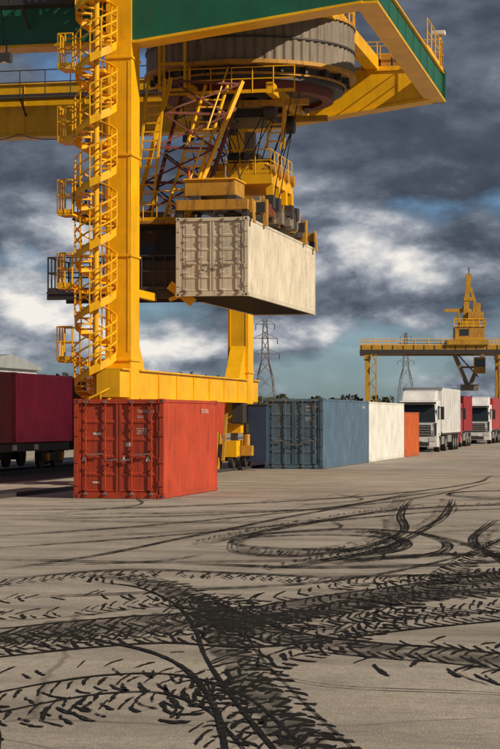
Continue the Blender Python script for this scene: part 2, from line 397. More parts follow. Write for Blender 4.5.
for x,y in ((1.2,6.9),(3.4,6.9),(1.2,10.2),(3.4,10.2)):
    for d in (-.2,.2):
        r.cyl((x+d,y,12.85),(2.3+(x-2.3)*.55+d*.5,8.4+(y-8.5)*.7,11.2),.02,None,5)
        r.cyl((x+d,y,12.85),(2.3-(x-2.3)*.1+d,8.4+(y-8.5)*1.6,10.2),.02,None,5)
for a in ((.5,5.2),(4.3,6.2),(4.5,6.6),(.6,12)): r.cyl((a[0],a[1],13.5),(2.4+(a[0]-2.4)*.6,8.3+(a[1]-8.3)*.8,9.6),.02,None,5)
r.done('hoist_ropes',cr)
b=MB(YEL); X,Y=2.4,8.3
b.box((X-1.15,Y-1.9,10.25),(X+1.15,Y+1.9,10.6)); b.box((X-.9,Y-1.5,10.602),(X+.9,Y+1.5,11.05),YEL)
b.box((X-.35,Y-.4,11.05),(X+.35,Y+.4,11.5),GREY); b.cyl((X-.6,Y-.9,11.2),(X+.0,Y-.9,11.2),.3,STEEL,18); b.cyl((X-.2,Y+.9,11.2),(X+.6,Y+.9,11.2),.3,STEEL,18)
b.cyl((X,Y-.2,11.5),(X,Y-.2,12.3),.22,GREY,14)
for x in (-1.05,1.05):
    for y in (-1.7,-.6,.6,1.7):
        b.box((X+x-.13,Y+y-.13,9.75),(X+x+.13,Y+y+.13,10.25)); b.cyl((X+x-.2,Y+y,10.75),(X+x+.2,Y+y,10.75),.2,YELD,14)
b.box((X-1.0,Y-2.6,9.45),(X+1.0,Y+2.6,9.75),YELD)
for y in (-2.2,-1.2,1.2,2.2): b.box((X+1.002,Y+y-.2,9.35),(X+1.3,Y+y+.2,9.8),STEEL)
b.rail([(X-1.1,Y-1.9,10.6),(X+1.1,Y-1.9,10.6),(X+1.1,Y+1.9,10.6)],YEL,.85,.022,.6)
for x in (-.62,.62): b.box((X+x-.16,Y-5.9,9.02),(X+x+.16,Y+5.9,9.42),STEEL)
for y in (-5.98,5.98):
    b.box((X-1.2,Y+y-.16,8.92),(X+1.2,Y+y+.16,9.25),YELD)
    for x in (-1.1,1.1): b.box((X+x-.1,Y+y-.1,8.68),(X+x+.1,Y+y+.1,8.92),STEEL)
b.box((X-1.0,Y-5.75,9.43),(X+.7,Y-4.3,9.95),YELD); b.box((X-1.05,Y-5.8,9.95),(X+.75,Y-4.25,10.0),YEL); b.box((X-.9,Y+4.0,9.43),(X+.8,Y+5.2,9.9),YELD)
for y in (-3.6,3.6):
    b.box((X-1.3,Y+y-.18,9.05),(X+1.3,Y+y+.18,9.4),STEEL)
    for x in (-1.28,1.28): b.box((X+x-.07,Y+y-.14,8.6),(X+x+.07,Y+y+.14,9.5),YELD)
for x in (-1.27,1.27):
    for y in (-5.7,5.7): b.beam((X+x,Y+y,9.3),(X+x*1.06,Y+y,8.5),.05,.3,YELD)
b.box((X+.95,Y-3.2,9.05),(X+1.25,Y-2.0,9.45),RUSTR); b.box((X+.95,Y+1.0,9.05),(X+1.22,Y+2.6,9.4),GREY)
for i in range(9): b.cyl((X+.9,Y-1.5+i*.3,9.1),(X+1.28,Y-1.2+i*.35,9.5),.02,BLK,5)
for i in range(26):
    y=random.uniform(-4.5,4.5); x=random.choice((-.9,.7,.9)); d=random.uniform(.12,.35)
    b.box((X+x,Y+y,9.0),(X+x+d,Y+y+d*1.5,9.05+random.uniform(.2,.7)),random.choice((STEEL,YELD,RUSTR,GREY,BLK)))
b.cyl((X+.2,Y-5.0,10.0),(X+.2,Y-5.0,10.5),.03,RAILG); b.cyl((X-.9,Y-5.6,10.0),(X-.9,Y-5.6,10.4),.05,ORG)
b.done('headblock_and_spreader',cr,.008)

# ------------------------------------------------------------------ distant gantry crane
def far_crane(loc,rz):
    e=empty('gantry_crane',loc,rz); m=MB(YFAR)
    W=20.5; D=9
    for x in (0,W):
        for y in (0,D):
            m.beam((x,y*.85+.6,11.9),(x,y,1.6),.75,.9)
            m.box((x-.6,y-1.2,.4),(x+.6,y+1.2,1.6),STEEL)
        m.box((x-.5,-.5,1.8),(x+.5,D+.5,2.8)); m.box((x-.5,0,11.2),(x+.5,D,11.9))
        m.beam((x,0,2.8),(x,D,11.2),.25,.25,RUSTR); m.beam((x,D,2.8),(x,0,11.2),.25,.25,RUSTR)
        m.beam((x+1.3,-.2,1.8),(x+1.3,-.2,11.9),.15,.15)
        for i in range(9): m.beam((x+(.5 if i%2 else 1.3),-.2,2.0+i*1.1),(x+(1.3 if i%2 else .5),-.2,3.1+i*1.1),.14,.2)
    for y in (.4,D-.6):
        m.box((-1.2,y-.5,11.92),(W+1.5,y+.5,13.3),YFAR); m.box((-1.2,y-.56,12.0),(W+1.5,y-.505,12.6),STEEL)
        m.rail([(-1,y-.5,13.3),(W+1.4,y-.5,13.3)],YEL,1.0,.05,2)
        for i in range(14): m.box((-1+i*1.6,y-.53,12.6),(-.85+i*1.6,y-.505,13.3),STEEL)
    m.box((12.2,-.5,13.35),(18.5,D+.5,14.1)); m.box((13.5,1,14.1),(18,D-1,16.2),YELD); m.box((14.2,.95,14.8),(15.6,.99,15.8),GLS)
    m.box((14.6,3,16.2),(17.4,6,17.2)); m.rail([(13.3,.8,16.25),(18.2,.8,16.25),(18.2,D-1,16.25)],YEL,1.1,.06,1)
    m.beam((15.2,4,17.2),(15.8,4.2,24.5),.8,.8); m.beam((17.6,4,17.2),(16.0,4.2,22.5),.4,.4); m.box((15.0,3.6,20.3),(16.6,5,20.9)); m.box((12.0,4,18.6),(16.2,4.6,19.1)); 
    m.beam((13.4,4,17),(15.4,4.2,20),.3,.3); m.cyl((15.8,4.2,24.5),(15.8,4.2,25.6),.08,STEEL)
    m.box((15.6,3.2,17.3),(18,5.2,18.6),YELD); m.box((16.4,3.9,18.6),(17.6,4.6,20.0)); m.beam((14.2,4,16),(14.2,4,18.6),.3,.3)
    for d in (0,3):
        m.beam((13.6,4+d,12),(15.6,4+d,7.2),.5,.5,GREY); m.beam((18.0,4+d,12),(16.0,4+d,7.2),.5,.5,GREY)
    m.box((14.6,3.2,6.4),(17.2,8,7.3),GREY); m.beam((14.4,4,10),(17.2,4,10),.3,.3,GREY); m.beam((14.0,4,12),(17.2,4,8.5),.2,.2,RUSTR)
    m.box((16.5,2,9),(18.2,4,11.5),YELD); m.box((16.6,1.95,10),(18.1,1.99,11.2),GLS)
    m.done('crane_structure',e); return e
x,y=yard(18.1,300); far_crane((x,y,0),math.radians(9))

# ------------------------------------------------------------------ trucks
def wheel(mb,x,y,r=.5,w=.32,hub=ALU):
    mb.cyl((x-w/2,y,r),(x+w/2,y,r),r,BLK,20); mb.cyl((x-w/2-.01,y,r),(x+w/2+.01,y,r),r*.55,hub,14)
def truck(loc,L,cabm,boxm,H=4.0,kind='box',cont=None,name='semi_truck'):
    e=empty(name,loc); W=2.5
    b=MB(cabm)
    b.prism([(.10,.95),(.0,1.35),(.04,1.85),(.36,2.95),(.5,3.15),(2.15,3.2),(2.15,.95)],.04,W-.04,cabm)
    b.prism([(.55,3.152),(1.3,3.75),(2.1,3.85),(2.1,3.21)],.18,W-.18,cabm)
    b.done('cab',e,.07)
    d=MB(STEEL)
    d.box((.0,-.05,.32),(W,.9,.94),cabm)
    d.box((.5,-.08,.38),(W-.5,-.052,.62),STEEL); d.box((.9,-.085,.66),(W-.9,-.053,.8),LBL)
    d.box((.4,-.03,1.0),(W-.4,.06,1.68),STEEL)
    for i in range(4): d.box((.45,-.05,1.06+i*.16),(W-.45,-.031,1.12+i*.16),ALU)
    d.add([(.12,.010,1.85),(W-.12,.010,1.85),(W-.2,.322,2.92),(.2,.322,2.92)],[(0,1,2,3)],GLS)
    d.beam((.4,-.0,1.84),(1.1,.08,2.1),.03,.03); d.beam((1.4,-.0,1.84),(2.0,.08,2.1),.03,.03)
    d.box((.1,-.05,2.95),(W-.1,.3,3.08),STEEL)
    for x in (.08,W-.5): d.box((x,-.075,.68),(x+.42,-.052,.9),LAMPM)
    for x in (.045,W-.16): d.box((x,-.02,1.0),(x+.115,.05,1.8),STEEL)
    for x,s in ((0,-1),(W,1)):
        d.beam((x,.35,2.75),(x+s*.22,.2,2.75),.05,.05); d.box((x+s*.3-.11,.1,2.0),(x+s*.3+.11,.22,2.8),STEEL)
    d.box((W-.041,.6,2.0),(W-.03,1.5,2.85),GLS); d.box((.03,.6,2.0),(.041,1.5,2.85),GLS)
    d.box((W-.038,.55,1.1),(W-.032,1.55,1.14)); d.box((W-.25,1.95,.5),(W-.02,2.5,.93),STEEL)
    d.box((.6,1.5,.7),(W-.6,L-.3,1.05)); d.box((W-.5,2.9,.45),(W-.06,4.3,.95),ALU)
    for x in (.2,W-.2):
        wheel(d,x,1.45); wheel(d,x,4.9)
        for y in (L-4.2,L-2.9,L-1.6):
            if y>6: wheel(d,x,y)
    for x in (W-.1,.1): d.box((x-.04,6.2,.55),(x+.04,L-5.2,1.0),ALU)
    d.done('chassis',e)
    if kind=='box':
        t=MB(boxm); t.box((0.02,2.7,1.15),(W-.02,L,H)); t.box((-.005,2.66,H-.12),(W+.005,2.8,H+.02),ALU); t.box((-.005,2.67,1.1),(W+.005,2.79,1.25),ALU)
        y=3.6
        while y<L: t.box((W-.018,y,1.3),(W-.008,y+.03,H-.1),ALU); y+=1.2
        t.box((-.004,2.9,1.04),(W+.004,L+.003,1.145),STEEL); t.box((.4,2.45,2.4),(W-.4,2.66,3.6),WHT)
        t.done('trailer_box',e,.02)
    else:
        container((.03,3.0,1.15),cont,2.59,boxm,parent=e,end='wall',marks=False,name='load_container')
    return e
truck((-16.8,119.7,0),13.5,TWH,TWH)
truck((-17.6,140,0),9.4,TRED,DRED,kind='c',cont=6.06)
truck((-17.1,158,0),12,TWH,TRED,H=3.8)
truck((-16.2,186,0),10,TRED,ORG,kind='c',cont=6.06)
truck((-15.2,204,0),13,TWH,TWH)

# ------------------------------------------------------------------ freight train
def wagon(y0,L,cs):
    e=empty('freight_wagon',(-26.1,y0,0)); b=MB(STEEL)
    b.box((.25,0,.85),(.45,L,1.15)); b.box((2.05,0,.85),(2.25,L,1.15)); 
    for y in [i*1.5+.4 for i in range(int(L/1.5))]: b.box((.45,y,.9),(2.05,y+.15,1.1))
    b.box((.3,0,.8),(2.2,.25,1.18)); b.box((.3,L-.25,.8),(2.2,L,1.18))
    for yc in (1.9,L-1.9):
        for x in (.35,2.1): b.beam((x,yc-1.3,.6),(x,yc+1.3,.6),.12,.3)
        for k in (-.9,.9):
            for x in (.55,1.95): b.cyl((x-.07,yc+k,.62),(x+.07,yc+k,.62),.45,STEEL,20)
            b.box((2.12,yc+k-.15,.45),(2.3,yc+k+.15,.75),YELD)
    for x in (.6,1.9):
        b.cyl((x,-.35,1.0),(x,0,1.0),.1,STEEL); b.cyl((x,-.4,1.0),(x,-.35,1.0),.22,STEEL,14)
    for y in (4,6.5,9): b.box((2.251,y,.9),(2.26,y+.5,1.1),LBL)
    b.done('underframe',e)
    y=.1
    for l,mt in cs:
        container((0,y,1.18),l,2.6,mt,parent=e,end='wall',marks=False,name='load_container'); y+=l+.15
wagon(48.6,12.5,((6.06,DRED),(6.06,MAG)))
wagon(61.8,13.4,((6.06,DRED),(6.9,MAG)))
wagon(76.4,12.5,((6.06,BRN),(6.06,DRED)))
wagon(90,12.6,((12.19,RED),))

# ------------------------------------------------------------------ ground, rails
def ground_mat():
    m,n,b=nt('yard_asphalt_concrete'); tc=N(n,'ShaderNodeTexCoord'); O=tc.outputs['Object']
    def no(s,d=8,r=.6,vec=None):
        x=N(n,'ShaderNodeTexNoise',i_Scale=s,i_Detail=float(d),i_Roughness=r); n.links.new(vec or O,x.inputs['Vector']); return x.outputs['Fac']
    big=no(.06,4); mid=no(.7,6,.65); fine=no(9,5,.75); grit=no(60,3,.7)
    r1=ramp(n,[(.30,(.29,.258,.222)),(.50,(.375,.337,.292)),(.72,(.45,.405,.352))]); n.links.new(big,r1.inputs[0])
    r2=ramp(n,[(.3,(.70,.70,.71)),(.5,(1,1,1)),(.75,(1.18,1.16,1.12))]); n.links.new(mid,r2.inputs[0])
    r3=ramp(n,[(.3,(.66,.66,.66)),(.55,(1,1,1)),(.8,(1.25,1.25,1.25))]); n.links.new(fine,r3.inputs[0])
    r4=ramp(n,[(.3,(.35,.35,.35)),(.5,(1,1,1)),(.70,(1.6,1.6,1.55))]); n.links.new(grit,r4.inputs[0])
    c=mixc(n,1.0,r1.outputs[0],r2.outputs[0],'MULTIPLY'); c=mixc(n,.8,c,r3.outputs[0],'MULTIPLY'); c=mixc(n,.85,c,r4.outputs[0],'MULTIPLY')
    mp=N(n,'ShaderNodeMapping'); mp.inputs['Rotation'].default_value=(0,0,.6); mp.inputs['Scale'].default_value=(.12,.9,1); n.links.new(O,mp.inputs['Vector'])
    st=no(1.1,6,.62,mp.outputs[0]); r5=ramp(n,[(.46,(0,0,0)),(.70,(.65,.65,.65))]); n.links.new(st,r5.inputs[0])
    c=mixc(n,r5.outputs[0],c,(.13,.115,.098))
    sp=no(.35,4,.55); r6=ramp(n,[(.57,(0,0,0)),(.70,(.5,.5,.5))]); n.links.new(sp,r6.inputs[0]); c=mixc(n,r6.outputs[0],c,(.14,.124,.106))
    v=N(n,'ShaderNodeTexVoronoi',feature='DISTANCE_TO_EDGE',i_Scale=.16)
    ds=N(n,'ShaderNodeTexNoise',i_Scale=.8,i_Detail=4.0); n.links.new(O,ds.inputs['Vector'])
    mv=N(n,'ShaderNodeMix',data_type='VECTOR'); mv.inputs[0].default_value=.25; n.links.new(O,mv.inputs[4]); n.links.new(ds.outputs['Color'],mv.inputs[5]); n.links.new(mv.outputs[1],v.inputs['Vector'])
    r7=ramp(n,[(.0,(1,1,1)),(.003,(0,0,0))]); n.links.new(v.outputs['Distance'],r7.inputs[0]); 
    mu=N(n,'ShaderNodeMath',operation='MULTIPLY'); n.links.new(r7.outputs[0],mu.inputs[0]); mu.inputs[1].default_value=.55
    c=mixc(n,mu.outputs[0],c,(.05,.045,.038))
    n.links.new(c,b.inputs['Base Color']); b.inputs['Roughness'].default_value=.85; b.inputs['Specular IOR Level'].default_value=.3
    ad=N(n,'ShaderNodeMath',operation='ADD'); n.links.new(grit,ad.inputs[0]); n.links.new(fine,ad.inputs[1])
    bp=N(n,'ShaderNodeBump',i_Strength=.6,i_Distance=.012); n.links.new(ad.outputs[0],bp.inputs['Height']); n.links.new(bp.outputs[0],b.inputs['Normal'])
    return m
gm=MB(ground_mat()); gm.add([(-2500,-500,0),(2500,-500,0),(2500,4000,0),(-2500,4000,0)],[(0,1,2,3)],None); gm.done('ground')
BAL=paint('ballast',(.085,.075,.065),.95,.6,(.03,.025,.02),scale=3)
bm=MB(BAL); bm.add([(-29,-50,.004),(-21.2,-50,.004),(-21.2,600,.004),(-29,600,.004)],[(0,1,2,3)],None); bm.done('track_bed')
rl=MB(STEEL)
for x in (-25.57,-24.13,-17.2,-43.2):
    rl.box((x-.035,-50,.005),(x+.035,500,.13 if x!=-17.2 else .12))
rl.done('rail_track')
WL=paint('worn_line_paint',(.42,.41,.37),.8,1.0,(.2,.18,.15))
ln=MB(WL); ln.add([(-20.2,-10,.004),(-20.05,-10,.004),(-20.05,300,.004),(-20.2,300,.004)],[(0,1,2,3)],None); ln.done('yard_line_marking')

# ------------------------------------------------------------------ tyre marks
KA=3.0   # the prints are long, dragged lug marks: pattern is drawn in a squeezed chart and laid out on the yard
def W2(p): return yard(p.x,p.y*KA)
def rub(name,lo,hi,sc,col=.012,alpha=True):
    m,n,b=nt(name); b.inputs['Roughness'].default_value=.85; b.inputs['Specular IOR Level'].default_value=.15
    tc=N(n,'ShaderNodeTexCoord'); a=N(n,'ShaderNodeTexNoise',i_Scale=sc,i_Detail=5.0,i_Roughness=.7); n.links.new(tc.outputs['Object'],a.inputs['Vector'])
    if alpha:
        b.inputs['Base Color'].default_value=(col,col*.95,col*.9,1)
        r=ramp(n,[(.36,(lo,)*3),(.56,(hi,)*3)]); n.links.new(a.outputs['Fac'],r.inputs[0]); n.links.new(r.outputs[0],b.inputs['Alpha'])
    else:
        r=ramp(n,[(.42,(.008,.0075,.007)),(.58,(.016,.0145,.013)),(.72,(.13,.115,.098))]); n.links.new(a.outputs['Fac'],r.inputs[0]); n.links.new(r.outputs[0],b.inputs['Base Color'])
    return m
RH=rub('tyre_rubber_heavy',0,0,14,alpha=False); RM=rub('tyre_rubber_medium',.2,.9,4); RL=rub('tyre_rubber_film',.05,.5,2.5,.03)
def catmull(pts,step=.02):
    P=[Vector((p[0],p[1]/KA)) for p in pts]; P=[P[0]*2-P[1]]+P+[P[-1]*2-P[-2]]; out=[]
    for i in range(1,len(P)-2):
        k=max(4,int((P[i+1]-P[i]).length/step))
        for j in range(k):
            t=j/k; a,b,c,d=P[i-1],P[i],P[i+1],P[i+2]
            out.append(.5*((2*b)+(c-a)*t+(2*a-5*b+4*c-d)*t*t+(3*b-a-3*c+d)*t**3))
    out.append(P[-2]); return out
tm_parent=empty('tyre_marks'); zl=[.004]
def resample(pts,step):
    out=[pts[0]];acc=0
    for a,b in zip(pts[:-1],pts[1:]):
        acc+=(b-a).length
        if acc>=step: out.append(b);acc=0
    return out
def strip(pts,w,mat,off=0,fade=.15,jit=.15):
    z=zl[0]; zl[0]+=.00015
    pp=catmull(pts,.05); mb=MB(mat); vs=[];n=len(pp); ph=random.random()*9
    for i,p in enumerate(pp):
        d=(pp[min(i+1,n-1)]-pp[max(i-1,0)]).normalized(); nr=Vector((-d.y,d.x)); t=i/(n-1)
        ww=w*(1+jit*math.sin(i*.37+ph)+jit*.6*math.sin(i*1.3)+random.uniform(-.1,.1))*min(1,t/fade+.1,(1-t)/fade+.1)
        o=off+.012*math.sin(i*.11+ph)
        a=W2(p+nr*(o-ww/2)); b=W2(p+nr*(o+ww/2)); vs+=[(a[0],a[1],z),(b[0],b[1],z)]
    mb.add(vs,[(2*i,2*i+2,2*i+3,2*i+1) for i in range(n-1)],None); mb.done('smear',tm_parent)
def tread(pts,w=.5,mat=None,step=.13,lug=.045,ang=.6,drop=.06,off=0,half=0):
    mat=mat or RH; z=zl[0]; zl[0]+=.0002
    pp=resample(catmull(pts,.01),step); mb=MB(mat); n=len(pp)
    for i,p in enumerate(pp):
        d=(pp[min(i+1,n-1)]-pp[max(i-1,0)])
        if d.length==0: continue
        d.normalize(); nr=Vector((-d.y,d.x)); p=p+nr*off
        dr=drop*(1+1.5*math.sin(i*.23+off*9))
        for s in (-1,1):
            if half and s!=half: continue
            if random.random()<dr: continue
            pc=p+(d*step*.5 if s>0 else Vector((0,0)))+d*random.uniform(-.22,.22)*step
            L=w/2*random.uniform(.7,1.2); k=6; va=[]
            th=lug*random.uniform(.55,1.4); cur=random.uniform(.5,1.5); i0=random.uniform(-.1,.12)*w
            for j in range(k+1):
                t=j/k; q=pc+nr*s*(i0+(L-i0)*t)+d*(ang*L*(t**1.4)*cur)
                q+=d*random.uniform(-.01,.01)
                tt=th*(.5+.7*t)*random.uniform(.7,1.25)*(.6 if j in(0,k) else 1)
                a=W2(q-d*tt/2); b=W2(q+d*tt/2); va+=[(a[0],a[1],z),(b[0],b[1],z)]
            mb.add(va,[(2*j,2*j+2,2*j+3,2*j+1) for j in range(k)],None)
    mb.done('tread_print',tm_parent)
A=[(-2.1,25.8),(-1.27,24.8),(-.69,22.5),(-.355,19.8),(-.16,17.3),(.06,15.05),(.26,13.3),(.43,12.0),(.6,10.5)]
A2=[(-1.6,18.9),(-.92,18.0),(-.47,16.6),(-.19,14.5),(-.06,12.4),(0,10.8)]
B1=[(-3.2,18.4),(-2.42,18.9),(-1.9,19.5),(-1.24,20.1),(-.53,20.5),(.11,21.1),(.92,22.5),(2.1,24.1),(3.5,26.1),(5,28)]
B2=[(-3,17.3),(-2.27,17.7),(-1.6,18.3),(-.77,18.8),(0,18.5),(.78,19.1),(1.75,20.1),(2.9,21.1),(4,22)]
B3=[(-.69,22.8),(-.1,20.1),(.47,18.4),(1.18,17.65),(1.77,17.3),(2.4,16.6),(3.2,15.6)]
B4=[(-.6,13.6),(-.37,14.5),(.08,16.25),(.74,18),(1.19,19.3),(2.0,23.1),(3.25,28.8),(4.1,32.2),(5.2,36)]
B5=[(-3,20.5),(-1.9,21.2),(-1.0,22.2),(0,21.4),(1.0,20.6),(2.1,21.2),(3.4,22.6),(4.6,24.5)]
B6=[(-.6,19.6),(.3,20.4),(1.2,22.0),(2.2,23.0),(3.4,23.6),(5,24)]
B7=[(-.4,22.2),(.5,23.2),(1.5,25),(2.6,26),(4,27.5),(5.2,30)]
C1=[(-2.6,13.9),(-1.98,14.3),(-1.53,14.95),(-1.1,15.4),(-.63,15.4),(-.19,14.5),(.07,13.1),(.24,11.8)]
C2=[(-2.4,12.6),(-1.8,13.1),(-1.34,13.8),(-.88,14.2),(-.4,14.9),(.1,15.6)]
C3=[(-2.6,15.6),(-1.8,16.2),(-1.2,16.5),(-.6,16.0),(-.2,15.0),(.2,13.6),(.5,12.2)]
B8=[(-2.9,22.6),(-1.6,23.2),(-.6,22.6),(.2,21.8),(1.0,22.6),(2.0,24.8),(3.2,26.6)]
tread(A,.42,step=.115,lug=.05,ang=.5,drop=.03); tread(A2,.26,step=.13,lug=.03,drop=.35,half=1)
tread(A,.34,step=.115,lug=.045,ang=.55,drop=.1,off=.16)
for T,o,dr in ((B1,0,.04),(B1,-.32,.08),(B2,0,.05),(B2,.34,.3),(B3,0,.04),(B5,0,.14),(B6,0,.08),(B7,0,.15),(B3,.34,.35),(B8,0,.35),(B3,-.36,.3)): tread(T,.38,step=.11,lug=.043,ang=.75,drop=dr,off=o)
tread(B4,.40,step=.12,lug=.045,ang=.6,drop=.1); tread(C1,.34,step=.115,lug=.038,ang=.6,drop=.06); tread(C2,.32,step=.12,lug=.033,ang=.6,drop=.15); tread(C1,.3,step=.12,lug=.035,ang=.6,drop=.25,off=-.3)
tread(C3,.3,step=.12,lug=.032,ang=.6,drop=.35)
strip(A,.035,RH,-.22); strip(A,.02,RM,.25); strip(B3,.035,RH,.19); strip(B3,.02,RH,-.2); strip(A2,.045,RH,-.1); strip(B1,.03,RH,.19); strip(B1,.02,RM,-.5); strip(B2,.035,RH,-.19); strip(C1,.025,RH,.18); strip(C1,.02,RH,-.18); strip(B4,.02,RM,.2); strip(B6,.02,RH,.18); strip(B5,.02,RM,-.18)
strip(A,.3,RL); strip(B3,.3,RL); strip(B1,.6,RL,-.1); strip(B6,.3,RL)
strip([(-2.2,14.6),(-1.95,14.2),(-1.76,13.4),(-1.6,12.2),(-1.5,10.8)],.06,RH)
UP=[([(-3.45,26.9),(-2.3,29.9),(-.9,35),(1.08,42.2),(4,51.8),(6,57)],.10),
([(-3.3,25.3),(-1.8,26.9),(0,26.3),(1.3,25.7),(3.4,26.6),(5,28)],.08),
([(-.83,32.2),(.98,38.3),(3.4,44.5),(6.0,47.1),(9,48)],.14),
([(.28,26.9),(1.18,28.8),(2.07,31),(2.96,35),(4.2,42),(5.2,50)],.13),
([(-.25,32.2),(.18,35),(1.3,36.6),(2.4,36.6),(3.2,35),(3.6,32.2),(3.7,28.8),(3.4,25)],.11),
([(4.1,50),(3.25,42.2),(2.9,36.6),(2.0,32.2),(.76,29.7),(-.16,30.5),(-.3,33)],.13),
([(-4.5,31),(-2,34),(1.5,39.5),(4.5,44),(8,46)],.08),([(-5,34),(-2,38),(2,46),(5,56)],.08),
([(1.5,29.5),(2.2,30.6),(2.6,32.4),(2.5,35),(2.0,37)],.16),([(2.0,29),(2.9,30.2),(3.3,32.8),(3.1,36)],.13),
([(1.2,28.2),(2.2,29.4),(3.4,30),(4.6,29.5)],.14),([(5,40),(3.9,34),(3.7,30),(4.2,26),(5,23)],.12),([(5.6,40),(4.5,34),(4.3,30),(4.8,26)],.1),
([(-6,44),(-2,46),(3,52),(7,62),(9,72)],.1),([(-1,28),(1,27.4),(3,28),(5,30)],.1),([(-5,40),(0,43),(4,50),(8,64)],.08)]
for p,w in UP:
    strip(p,w*.6,RM); strip(p,w*.25,RH,w*.55); strip(p,w*.2,RH,-w*.5)
for T,o in ((UP[3][0],.15),(UP[8][0],.2),(UP[10][0],.0),(UP[11][0],.15),(UP[2][0],.2),(UP[5][0],-.25),(UP[1][0],-.2)):
    tread(T,.3,RH,.13,.04,.6,drop=.2,off=o)
for cx_,cy_,r_ in ((8,53,2.6),(7.6,53.5,2.1),(1.2,33,1.5)):
    strip([(cx_+r_*math.cos(a*.5),cy_+r_*1.3*math.sin(a*.5)) for a in range(0,13)],.1,RM,fade=.02)
strip([(.1,16),(.7,15.2),(1.6,14.9),(3,14.6)],.015,RM); strip([(-3,22.5),(-1,23.6),(1,25),(3,29),(5,36)],.06,RM); strip([(.6,23.5),(2,21.5),(3.5,20.6)],.05,RM)
for i in range(30):
    x=random.uniform(-6,7); d0=random.uniform(22,50); an=random.uniform(-.5,1.2); L=random.uniform(3,9)
    strip([(x,d0),(x+L*.5*math.cos(an)+random.uniform(-.4,.4),d0+L*.5*math.sin(an)),(x+L*math.cos(an+.25),d0+L*math.sin(an+.25))],random.uniform(.02,.07),RM)

# ------------------------------------------------------------------ background
def pylon(loc,H,rz):
    e=empty('electricity_pylon',loc,rz); m=MB(RAILG)
    lv=[0,.18,.34,.48,.6,.7,.8,.9,1]; wd=lambda t:(1-t)**1.1*H*.1+.35 if t<.6 else .35+(1-t)*H*.05
    for a,b in zip(lv[:-1],lv[1:]):
        wa,wb=wd(a),wd(b)
        for i in range(4):
            s=[(-1,-1),(1,-1),(1,1),(-1,1)]; p=s[i]; q=s[(i+1)%4]
            m.beam((p[0]*wa,p[1]*wa,a*H),(p[0]*wb,p[1]*wb,b*H),.18,.18)
            m.beam((p[0]*wa,p[1]*wa,a*H),(q[0]*wb,q[1]*wb,b*H),.09,.09); m.beam((q[0]*wa,q[1]*wa,a*H),(p[0]*wb,p[1]*wb,b*H),.09,.09)
    for t,l in ((.68,3.0),(.82,2.6),(.95,2.0)):
        for sx in (-1,1):
            m.beam((0,0,t*H),(sx*l,0,t*H),.15,.15); m.beam((0,0,t*H+1.2),(sx*l,0,t*H),.12,.12); m.cyl((sx*l,0,t*H),(sx*l,0,t*H-1.2),.09,STEEL)
    m.done('lattice',e)
x,y=yard(3.2,410); pylon((x,y,0),23,.3); x,y=yard(56,700); pylon((x,y,0),33,.3)
wh=empty('warehouse',(-53,143,0)); b=MB(paint('cladding_light',(.5,.52,.52),.6,.3,(.2,.2,.2)))
b.corr((0,0),(0,15),.3,6.2,(1,0),None,.5,.05); b.corr((-24,0),(0,0),.3,6.2,(0,-1),None,.5,.05); b.box((-23.9,.1,0),(-.1,14.9,.32),GREY)
b.prism([(-.4,6.15),(15.4,6.15),(15.4,6.4),(7.5,7.3),(-.4,6.4)],-24.3,.3,paint('roof_grey',(.3,.33,.34),.6,.3))
b.box((.01,3,.3),(.06,6.5,4.2),STEEL); b.box((.01,9,4.2),(.05,13.5,5.2),GLS); b.box((-10,-.06,.3),(-6,-.01,4.4),STEEL); b.done('walls_and_roof',wh)
wh=empty('warehouse',yard(34,420)+(0,)); b=MB(paint('cladding_grey',(.3,.31,.33),.6,.3)); b.corr((0,0),(40,0),0,6,(0,-1),None,.8,.06); b.box((0,.1,0),(40,20,5.95),GREY); b.box((-.3,-.3,6),(40.3,20.3,6.5),STEEL)
for i in range(6): b.box((3+i*6,-.1,0),(7+i*6,-.02,4.2),STEEL)
b.done('walls_and_roof',wh)
def leafm():
    m,n,b=nt('foliage'); tc=N(n,'ShaderNodeTexCoord'); a=N(n,'ShaderNodeTexNoise',i_Scale=.5,i_Detail=4.0); n.links.new(tc.outputs['Object'],a.inputs['Vector'])
    r=ramp(n,[(.35,(.018,.026,.014)),(.65,(.06,.062,.03))]); n.links.new(a.outputs['Fac'],r.inputs[0]); n.links.new(r.outputs[0],b.inputs['Base Color']); b.inputs['Roughness'].default_value=.9; return m
LF=leafm(); BK=paint('bark',(.06,.045,.035),.9,.3)
tr=MB(LF,BK)
for i in range(330):
    dist=random.uniform(430,620); lat=random.uniform(-.16,.16)*dist; Ht=random.uniform(4.0,8.0)
    if lat<-2: Ht*=1.7
    x,y=yard(lat,dist); R_=Ht*random.uniform(.3,.45)
    tr.cyl((x,y,0),(x,y,Ht*.6),.2,BK,5,.08)
    for j in range(70):
        a=random.uniform(0,6.28); u=random.uniform(-.75,1); rr=R_*math.sqrt(max(.05,1-u*u))*random.uniform(.4,1.1)
        c=Vector((x+rr*math.cos(a),y+rr*math.sin(a),Ht*.55+u*Ht*.42)); s=random.uniform(.35,.9)
        p1=Vector([random.uniform(-1,1) for _ in range(3)]).normalized()*s; p2=Vector([random.uniform(-1,1) for _ in range(3)]).normalized()*s
        tr.add([c-p1,c+p2,c+p1,c-p2],[(0,1,2,3)],LF)
tr.done('treeline')

